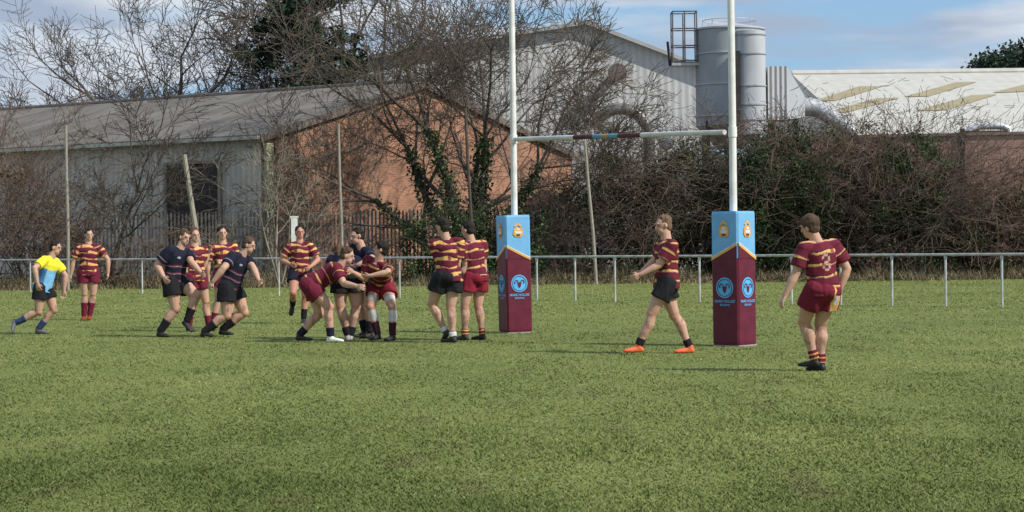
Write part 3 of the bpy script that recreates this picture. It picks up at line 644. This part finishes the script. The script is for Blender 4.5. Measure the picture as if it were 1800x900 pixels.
m=MB(); m.prism([(-.45,-.15,ez-.10),(RX,-.15,rz+.02),(RX,-.15,rz+.16),(-.45,-.15,ez+.04)],(0,Lb,0)); m.prism([(W+.4,-.15,ez2-.1),(W+.4,-.15,ez2+.04),(RX+.003,-.15,rz+.16),(RX+.003,-.15,rz+.02)],(0,Lb,0))
rf=m.build('roof',M_roof,bd)
m=MB(); m.box(-.62,-.46,-.1,Lb,ez-.16,ez-.02); m.build('gutter',mat('pale gutter',(.58,.58,.5),(.42,.42,.36),scale=2),bd)
m=MB(); m.tube([(RX,-.2,rz+.16),(RX,Lb,rz+.16)],.13,8); m.build('ridge_cap',mat('ridge tile',(.14,.12,.11)),rf)
m=MB(); m.prism([(-.5,-.22,ez-.28),(RX,-.22,rz-.16),(RX,-.22,rz+.1),(-.5,-.22,ez+.0)],(0,.06,0)); m.prism([(W+.4,-.22,ez2-.28),(W+.4,-.22,ez2),(RX+.002,-.22,rz+.1),(RX+.002,-.22,rz-.16)],(0,.06,0)); m.build('barge_board',mat('grey board',(.17,.14,.12),(.10,.08,.07)),bd)
m=MB(); m.box(-.14,.28,-.14,-.004,0,ez-.3); m.build('corner_post',mat('mossy pale green post',(.46,.47,.30),(.33,.34,.21),scale=1.5),bd)
m=MB(); m.box(-.08,-.004,2.6,5.6,0,5.0); dr=m.build('door_opening',M_dark,bd)
m=MB(); m.box(-.16,-.09,2.45,2.6,0,5.1); m.box(-.16,-.09,5.6,5.75,0,5.1); m.box(-.16,-.09,2.6,5.6,5.0,5.12); m.build('door_frame',M_wood,dr)
# ================= PALE SHED =================
D=126
def shed(name,label,pts,depth,d,wallm,roofm):
    b=G(930,d); r=empty(name,b); tag(r,label,'building')
    L=[P(x,y,d)-b for x,y in pts]
    poly=[(L[0].x,0,-.2)]+[(p.x,0,p.z) for p in L]+[(L[-1].x,0,-.2)]
    m=MB(); m.prism(poly,(0,.3,0)); m.build('gable_wall',wallm,r)
    m=MB()
    for i in range(len(L)-1):
        a,c=L[i],L[i+1]; e0=-.6 if i==0 else 0; e1=.6 if i==len(L)-2 else 0
        dzx=(c.z-a.z)/(c.x-a.x)
        m.prism([(a.x+e0,-.5,a.z+dzx*e0),(c.x+e1,-.5,c.z+dzx*e1),(c.x+e1,-.5,c.z+dzx*e1+.22),(a.x+e0,-.5,a.z+dzx*e0+.22)],(0,depth,0))
    m.build('roof',roofm,r)
    for s,x in ((0,L[0]),(1,L[-1])):
        m=MB(); m.box(min(x.x,x.x+(.2 if s==0 else -.2)),max(x.x,x.x+(.2 if s==0 else -.2)),.302,depth-1,-.2,x.z); m.build('side_wall',wallm,r)
    return r,b
M_shed=stripemat('white ribbed cladding',(.58,.58,.565),(.48,.48,.475),'X',.4,.6,(.36,.345,.32),.6)
M_shroof=mat('shed roof edge',(.42,.42,.41),(.32,.32,.31),scale=1)
sh_,sb=shed('pale_shed','large pale ribbed metal shed behind the bare tree',[(630,108),(1030,44),(1250,128)],40,D,M_shed,M_shroof)
def fan(px,py,r,label):
    c=P(px,py,D-1.4); rt=empty('extractor_fan',c); tag(rt,label,'extractor fan')
    m=MB(); m.tube([(0,1.38,0),(0,.7,0)],[r*.5,r*.5],16); m.build('housing',M_dark,rt,True)
    m=MB(); m.tube([(0,.69,0),(0,-.1,0)],[r*.5,r],20); m.build('cone',mat('rusty cone',(.22,.18,.16),(.12,.10,.09)),rt,True)
fan(1085,128,.55,'small rusty round extractor outlet high on the pale shed')
b=P(1108,222,112); rt=empty('arched_duct',Vc((b.x,b.y,0))); tag(rt,'large arched grey duct bending down in front of the pale shed','duct')
m=MB(); pts=[(-.5+1.45*math.sin(a),0,b.z-.6+1.5*math.cos(a)) for a in np.linspace(-1.2,1.57,12)]+[(.95,0,.0)]
m.tube(pts,.30,16); m.build('pipe',mat('weathered duct',(.22,.215,.21),(.13,.125,.12),scale=2,rough=.4,metal=.3),rt,True)
m=MB(); m.tube([(.95,0,b.z-2.0),(.95,0,b.z-1.9)],.37,16); m.build('collar',M_bright,rt,True)
c=P(1171,252,100); rt=empty('highlight_disc',Vc((c.x,c.y,0))); tag(rt,'added white disc on a pole standing for a bright highlight below the crossbar','added highlight')  # white shape added to stand for a bright highlight
m=MB(); m.tube([(0,0,0),(0,0,c.z-.3)],.05,8); m.build('pole',M_galv,rt,True)  # added support under the highlight shape
m=MB(); m.ell((0,0,c.z),((1,0,0),(0,1,0),(0,0,1)),(.34,.2,.32)); m.build('highlight_head',M_white,rt,True)
r=MB(); b=G(1130,116); r.box(-5,6.4,0,6,-.2,6.2); o=r.build('low_block',mat('low pale wall',(.45,.44,.42),(.32,.31,.29),scale=.7)); o.location=b; tag(o,'low pale flat roofed block in front of the big shed','building')
# ================= WHITE ROOF WAREHOUSE =================
b=G(1640,108); wh=empty('warehouse',b); tag(wh,'long warehouse with a broad cream white roof and tan skylights','building')
e0=P(1500,238,108)-b; r0=P(1392,131,133)-b; ezz=e0.z; rzz=r0.z; x0=r0.x; x1=60
M_wr=stripemat('white sheet roof',(.53,.515,.47),(.50,.485,.44),'X',.9,.7,(.42,.40,.345),.8,0)
m=MB(); m.prism([(x0,0,ezz),(x0,25,rzz),(x0,50,ezz),(x0,50,ezz-.2),(x0,25,rzz-.2),(x0,0,ezz-.2)],(x1-x0,0,0)); wr=m.build('roof',M_wr,wh)
m=MB(); m.box(x0+.3,x1,.5,.8,-.2,ezz-.21); m.build('front_wall',M_shed,wh)
m=MB(); m.prism([(x0+.1,.81,-.2),(x0+.1,49,-.2),(x0+.1,49,ezz-.2),(x0+.1,25,rzz-.22),(x0+.1,.81,ezz-.21)],(.2,0,0)); m.build('side_wall',M_shed,wh)
M_sky=mat('tan skylight',(.36,.305,.18),(.30,.255,.155),scale=1,rough=.6)
def onroof(px,py):
    o=Vc((0,0,HC)); dr_=(P(px,py,1)-o); n_=Vc((0,-(rzz-ezz),25)).normalized(); p0=b+Vc((0,0,ezz))
    t=(p0-o).dot(n_)/dr_.dot(n_); return o+dr_*t-b+n_*.03
for q in [((1432,178),(1468,178),(1550,153),(1510,153)),((1448,200),(1490,198),(1580,173),(1540,174)),((1590,171),(1632,170),(1716,145),(1680,146)),((1612,196),(1664,194),(1752,167),(1706,169)),((1745,164),(1800,162),(1880,140),(1836,141))]:
    ps=[onroof(*p) for p in q]; m=MB(); m.prism(ps,(0,0,.02)); m.build('skylight',M_sky,wr)
m=MB(); m.tube([(x0,25,rzz+.05),(x1,25,rzz+.05)],.2,8); m.build('ridge_cap',M_wr,wr)
c=P(1735,226,96); rt=empty('roof_duct',Vc((c.x,c.y,0))); tag(rt,'silver bent duct pipe above the right brick wall','duct')
m=MB(); m.tube([(-1.15,0,c.z-.50),(-.75,0,c.z-.02),(-.3,0,c.z+.12),(.55,0,c.z+.12),(.92,0,c.z-.0),(1.0,0,c.z-.6)],.17,12); m.build('pipe',M_bright,rt,True)
m=MB(); m.box(-1.0,.8,-.2,.2,0,c.z-.1); m.build('plinth',M_dark,rt)
# ================= RIGHT BRICK BUILDING =================
ba=G(1338,93); bb=G(1950,90); dv=bb-ba; rt=empty('brick_outbuilding',ba,math.atan2(dv.y,dv.x)); tag(rt,'flat topped red brown brick building behind the right hand shrubs','building')
zt=5.85; LB=dv.length
m=MB(); m.box(0,LB,0,.3,-.2,zt); m.build('brick_wall',brickmat('red brown brick',(.46,.25,.19),(.36,.185,.145),(.36,.30,.26),'X',.6,(.24,.17,.13)),rt)
m=MB(); m.box(0,.3,.302,3,-.2,zt); m.build('side_wall',brickmat('red brown brick side',(.42,.21,.155),(.32,.155,.12),(.32,.27,.23),'Y'),rt)
m=MB(); m.box(-.08,LB,-.08,3,zt+.003,zt+.12); m.build('roof_slab',mat('coping',(.30,.22,.18),(.2,.15,.12)),rt)
m=MB(); x_=(P(1633,300,91.5)-ba).length; m.box(x_,x_+.2,-.12,-.004,0,zt+.3); m.build('pier',M_dark,rt)
# ================= DUST SILO =================
DS=99; b=G(1286,DS); rt=empty('dust_silo',b); tag(rt,'tall grey metal dust silo with ladder cage, hopper and silver duct','silo')
Q=lambda px,py,o=0: P(px,py,DS+o)-b
M_silo=mat('silo grey',(.38,.41,.43),(.29,.32,.34),scale=1.5,rough=.45,metal=.1,stretch=(1,1,.3))
M_silo2=mat('silo light grey',(.50,.52,.54),(.41,.43,.45),scale=1.5,rough=.4,metal=.1,stretch=(1,1,.3))
zt=Q(1286,54).z; zb=Q(1286,222).z; R=1.55
m=MB(); m.tube([(0,0,zb-1.0),(0,0,zb),(0,0,zt)],[.6,R,R],40); m.build('tank',M_silo,rt,True)
m=MB(); m.tube([(0,0,zt+.003),(0,0,zt+.08)],[R+.06,R+.06],40); m.tube([(0,0,zt+.081),(0,0,zt+.36)],[R,.15],40); m.build('lid',M_silo2,rt,True)
m=MB()
for yy in (96,150,205): z=Q(1286,yy).z; m.tube([(0,0,z-.03),(0,0,z+.03)],[R+.04]*2,40)
m.build('tank_flanges',M_silo2,rt,True)
xr=Q(1318,100,-1.3).x
z1=Q(1318,60).z; z0=Q(1318,240).z
m=MB(); m.tube([(xr,-1.2,z0),(xr,-1.2,z1)],.71,28); m.build('side_cylinder',M_silo2,rt,True)
m=MB()
for yy in (62,96,152,185,212): z=Q(1318,yy,-1.2).z; m.tube([(xr,-1.2,z-.03),(xr,-1.2,z+.03)],.75,28)
m.build('cylinder_flanges',M_silo,rt,True)
m=MB(); xs=Q(1290,100,-1.5).x; m.box(xs-.02,xs+.22,-1.9,-1.4,Q(1290,238).z,Q(1290,96).z); m.build('dark_channel',M_dark,rt)
for sx in (-1,1):
    for sy in (-1,1):
        m=MB(); m.box(sx*1.1-.09,sx*1.1+.09,sy*1.0-.09,sy*1.0+.09,0,zb+.2); m.build('leg',M_dark,rt)
m=MB(); zl=zt+.1
for a in np.linspace(0,2*math.pi,9)[:-1]:
    m.tube([(1.2*math.cos(a),1.2*math.sin(a),zl),(1.2*math.cos(a),1.2*math.sin(a),zl+.35)],.018,6)
pts=[(1.2*math.cos(a),1.2*math.sin(a),zl+.35) for a in np.linspace(0,2*math.pi,25)]; m.tube(pts,.018,6); m.build('lid_rail',M_galv,rt,True)
m=MB(); xa,xb_=Q(1181,60).x,Q(1223,60).x; ztop=Q(1200,22).z; zbt=Q(1200,112).z
for x in (xa,(xa+xb_)/2,xb_):
    for y in (-.5,.5): m.tube([(x,y,zbt),(x,y,ztop)],.035,6)
for yy in (22,52,82,108):
    z=Q(1200,yy).z
    for y in (-.5,.5): m.tube([(xa,y,z),(xb_,y,z)],.033,6)
    for x in (xa,xb_): m.tube([(x,-.5,z),(x,.5,z)],.033,6)
cg=m.build('ladder_cage',M_pal,rt,True)
m=MB(); m.box(xa-.05,xb_+.15,-.55,.55,zbt-.12,zbt-.003); m.build('platform',M_galv,rt)
m=MB(); m.tube([(xa-.1,0,zbt-.1),(xa-.2,0,zbt+1.0)],.06,8); m.build('bracket',M_dark,rt,True)
M_hop=stripemat('ribbed hopper',(.62,.63,.64),(.22,.22,.23),'X',.22,.5,(.3,.3,.3),.3,.05)
xh0,xh1,xh2=Q(1345,160).x+.01,Q(1378,160).x,Q(1412,160).x; za,zb2=Q(1345,120).z,Q(1345,213).z
def rect(x,z0,z1,y): return [(x,-y,z0),(x,y,z0),(x,y,z1),(x,-y,z1)]
m=MB(); m.ring([rect(xh0,zb2,za,1.0),rect(xh1,zb2,za,1.0)]); m.build('hopper_box',M_hop,rt)
m=MB(); m.ring([rect(xh1+.003,zb2,za,1.0),rect(xh2,Q(1412,207).z,Q(1412,170).z,.42)]); m.build('hopper_taper',M_silo2,rt)
m=MB(); D0=[Q(1410,188),Q(1425,188),Q(1442,193),Q(1490,226,-1),Q(1500,235,-1)]
m.tube([tuple(p) for p in D0],[.42,.42,.40,.29,.29],16); dt=m.build('duct',M_galv,rt,True)
m=MB()
for i in range(3):
    a=D0[2].lerp(D0[3],i/2.6); a2=D0[2].lerp(D0[3],i/2.6+.025); m.tube([tuple(a),tuple(a2)],.425-.035*i,16)
m.build('duct_rings',M_silo2,dt,True)
m=MB(); m.box(xh0+.2,xh0+.4,-.3,-.1,0,zb2); m.build('leg',M_dark,rt)
m=MB(); m.box(xh2-.5,xh2-.3,-.3,-.1,0,Q(1400,205).z); m.build('leg',M_dark,rt)

# ================= GOAL =================
pl=G(905,GD(905,585)); pr=G(1290,GD(1290,608))
rt=empty('rugby_goal',(pl+pr)/2); mid=(pl+pr)/2; tag(rt,'tall white rugby goal posts with a banded crossbar','rugby posts')
hl_=P(898,245,pl.y).z; hr_=P(1281,232,pr.y).z
for p in (pl,pr):
    q=p-mid; m=MB(); m.tube([(q.x,q.y,-.1),(q.x,q.y,3.0),(q.x-.02,q.y,8.5)],[.055,.050,.043],20); m.build('post',M_white,rt,True)
    m=MB(); hz=hl_ if p is pl else hr_; m.tube([(q.x,q.y,hz-.07),(q.x,q.y,hz+.07)],.060,20); m.build('collar',M_white,rt,True)
a=Vc((pl.x-mid.x,pl.y-mid.y,hl_)); c=Vc((pr.x-mid.x,pr.y-mid.y,hr_))
def tpx(px):
    lo,hi=0,1
    for _ in range(40):
        t=(lo+hi)/2; w=a.lerp(c,t)+mid; x=900+F*w.x/w.y
        if x<px: lo=t
        else: hi=t
    return lo
M_bar=mat('crossbar paint',(.66,.66,.64),(.5,.5,.48),scale=4,rough=.5)
M_btape=mat('faded maroon tape',(.12,.035,.045),(.07,.025,.03),scale=5); M_bb=mat('faded blue tape',(.14,.33,.48),(.10,.26,.4),scale=5); M_ba=mat('faded amber tape',(.5,.32,.12),(.38,.25,.1),scale=5)
segs=[(905,1012,M_bar),(1012,1046,M_btape),(1046,1062,M_bb),(1062,1072,M_ba),(1072,1090,M_bb),(1090,1130,M_btape),(1130,1276,M_bar)]
for i,(x0_,x1_,mm) in enumerate(segs):
    m=MB(); m.tube([tuple(a.lerp(c,tpx(x0_)+(0 if i==0 else .0003))),tuple(a.lerp(c,tpx(x1_)))],.035,16); m.build('crossbar' if i==0 else 'crossbar_band',mm,rt,True)
def textmesh(s,size):
    cu=bpy.data.curves.new('t','FONT'); cu.body=s; cu.size=size; cu.align_x='CENTER'; cu.align_y='CENTER'; cu.offset=size*.02
    o=bpy.data.objects.new('t',cu); COL.objects.link(o); bpy.context.view_layer.update()
    me=bpy.data.meshes.new_from_object(o.evaluated_get(bpy.context.evaluated_depsgraph_get())); bpy.data.objects.remove(o); return me
def pad(p,w,h,rot,lean,label,zlo,zhi):
    rt=empty('post_pad',p,rot); rt.rotation_euler=(0,lean,rot); tag(rt,label,'post pad','padded covers on the two goal posts')
    hw=w/2; ch=.025
    def sq(s,z):
        a=hw*s; c_=ch
        return [(-a+c_,-a,z),(a-c_,-a,z),(a,-a+c_,z),(a,a-c_,z),(a-c_,a,z),(-a+c_,a,z),(-a,a-c_,z),(-a,-a+c_,z)]
    m=MB(); m.ring([sq(.97,.02),sq(1,.06),sq(1,zlo)]); m.build('cover',M_maroon,rt)
    m=MB(); m.ring([sq(1,zlo+.001),sq(1,h-.03),sq(.97,h)]); m.build('upper_cover',M_blue,rt)
    for i in range(4):
        R=Matrix.Rotation(i*math.pi/2,3,'Z')
        def pt(u,z,o): return tuple(R@Vc((u,-hw-o,z)))
        e=hw-ch*.6
        za_,zb_=(zhi,zlo) if i%2==0 else (zlo,zhi)
        m=MB()
        def poly(pts,o,th=.003): m.prism([pt(u,z,o) for u,z in pts],R@Vc((0,-th,0)))
        poly([(-e,zlo),(e,zlo),(e,max(zb_,zlo+.001)),(-e,max(za_,zlo+.001))],.003); m.build('maroon_point',M_maroon,rt)
        m=MB(); poly([(-e,za_-.028),(e,zb_-.028),(e,zb_+.004),(-e,za_+.004)],.0075); m.build('amber_border',M_amber,rt)
        m=MB(); poly([(-e,za_+.006),(e,zb_+.006),(e,zb_+.02),(-e,za_+.02)],.0075); m.build('white_border',M_pw,rt)
        cz=h-.25
        m=MB(); poly([(-.085,cz-.06),(-.05,cz-.10),(.05,cz-.10),(.085,cz-.06),(.075,cz+.02),(.045,cz+.05),(-.045,cz+.05),(-.075,cz+.02)],.008); poly([(-.07,cz+.07),(0,cz+.13),(.07,cz+.07),(.04,cz+.06),(0,cz+.085),(-.04,cz+.06)],.008); m.build('crest',M_amber,rt)
        m=MB(); poly([(-.05,cz-.05),(.05,cz-.05),(.055,cz-.01),(-.055,cz-.01)],.013); poly([(-.02,cz+.0),(.02,cz+.0),(.03,cz+.03),(-.03,cz+.03)],.013); m.build('crest_detail',M_pw,rt)
        m=MB(); poly([(-.03,cz-.085),(.03,cz-.085),(.03,cz-.06),(-.03,cz-.06)],.013); m.build('crest_detail',M_maroon,rt)
        ez_=.80; n=32; m=MB()
        poly([(.14*math.cos(t),ez_+.14*math.sin(t)) for t in np.linspace(0,2*math.pi,n,endpoint=False)],.004); m.build('emblem_disc',M_blue2,rt)
        m=MB(); r1,r0=.120,.112
        for j in range(n):
            t0,t1=2*math.pi*j/n,2*math.pi*(j+1)/n
            poly([(r0*math.cos(t0),ez_+r0*math.sin(t0)),(r1*math.cos(t0),ez_+r1*math.sin(t0)),(r1*math.cos(t1),ez_+r1*math.sin(t1)),(r0*math.cos(t1),ez_+r0*math.sin(t1))],.009)
        m.build('emblem_ring',M_maroon,rt)
        m=MB(); poly([(-.038,ez_+.02),(.038,ez_+.02),(.022,ez_-.05),(0,ez_-.075),(-.022,ez_-.05)],.009)
        for sg in (-1,1):
            for j in range(6):
                t0,t1=math.radians(-50+35*j),math.radians(-50+35*(j+1)); cx_,cz_=sg*.050,ez_+.02
                a0,a1=.038,.025
                poly([(cx_+sg*a1*math.cos(t0),cz_+a1*math.sin(t0)),(cx_+sg*a0*math.cos(t0),cz_+a0*math.sin(t0)),(cx_+sg*a0*math.cos(t1),cz_+a0*math.sin(t1)),(cx_+sg*a1*math.cos(t1),cz_+a1*math.sin(t1))],.013)
        m.build('emblem_head',M_maroon,rt)
        for s_,z_,sz in (('MARK HOLLIES',.615,.050),('BUILDING',.565,.036)):
            me=textmesh(s_,sz); o=link('lettering',me,M_blue2,rt)
            o.matrix_local=(R.to_4x4()@Matrix.Translation((0,-hw-.005,z_))@Matrix.Rotation(math.pi/2,4,'X'))
    m=MB(); m.box(-hw*.985,hw*.985,-hw*.985,hw*.985,.0,.019); m.build('base_edge',mat('grey base',(.35,.33,.34)),rt)
pad(pl,.43,1.90,math.radians(21),math.radians(-.9),'maroon and light blue pad around the left goal post',1.20,1.40)
pad(pr,.44,1.84,math.radians(50),math.radians(-.3),'maroon and light blue pad around the right goal post',1.20,1.40)

# ================= WORLD =================
SD=Vc((.86,-.50,0)).normalized(); el_=math.radians(41); SV=Vc((SD.x*math.cos(el_),SD.y*math.cos(el_),math.sin(el_)))
su=bpy.data.lights.new('sun','SUN'); su.energy=4.5; su.angle=math.radians(.6); su.color=(1,.95,.87); so_=bpy.data.objects.new('sun',su); COL.objects.link(so_); so_.rotation_euler=SV.to_track_quat('Z','Y').to_euler(); so_.location=(30,-20,40)
w=bpy.data.worlds.new('World'); scene.world=w; w.use_nodes=True; t=w.node_tree; bg=t.nodes['Background']; bg.inputs['Strength'].default_value=.1
sk=N(t,'ShaderNodeTexSky'); sk.sky_type='NISHITA'; sk.sun_disc=False; sk.sun_elevation=el_; sk.sun_rotation=math.atan2(SD.x,SD.y); sk.air_density=1; sk.dust_density=.6
tc=N(t,'ShaderNodeTexCoord')
def cn(st,sc,det,loc=(0,0,0)):
    mp=N(t,'ShaderNodeMapping'); mp.inputs['Scale'].default_value=st; mp.inputs['Location'].default_value=loc; t.links.new(tc.outputs['Generated'],mp.inputs[0])
    n=N(t,'ShaderNodeTexNoise'); n.inputs['Scale'].default_value=sc; n.inputs['Detail'].default_value=det; n.inputs['Roughness'].default_value=.5; t.links.new(mp.outputs[0],n.inputs['Vector']); return n
n1=cn((5,5,30),1.7,7,(2.3,0,.4)); n2=cn((6,6,38),1.5,8,(5,1,0))
rp=N(t,'ShaderNodeValToRGB'); rp.color_ramp.elements[0].position=.38; rp.color_ramp.elements[1].position=.52; t.links.new(n1.outputs['Fac'],rp.inputs[0])
rc=N(t,'ShaderNodeValToRGB'); rc.color_ramp.elements[0].position=.38; rc.color_ramp.elements[1].position=.62
rc.color_ramp.elements[0].color=(3.9,4.7,6.1,1); rc.color_ramp.elements[1].color=(7.0,7.6,8.3,1); t.links.new(n2.outputs['Fac'],rc.inputs[0])
cs=N(t,'ShaderNodeMix',data_type='RGBA'); cs.inputs['Factor'].default_value=.7; t.links.new(sk.outputs[0],cs.inputs['A']); cs.inputs['B'].default_value=(2.9,5.3,8.3,1)
mx=N(t,'ShaderNodeMix',data_type='RGBA'); t.links.new(rp.outputs[0],mx.inputs['Factor']); t.links.new(cs.outputs['Result'],mx.inputs['A']); t.links.new(rc.outputs[0],mx.inputs['B'])
t.links.new(mx.outputs['Result'],bg.inputs['Color'])
scene.view_settings.view_transform='Standard'; scene.view_settings.look='None'; scene.view_settings.exposure=0
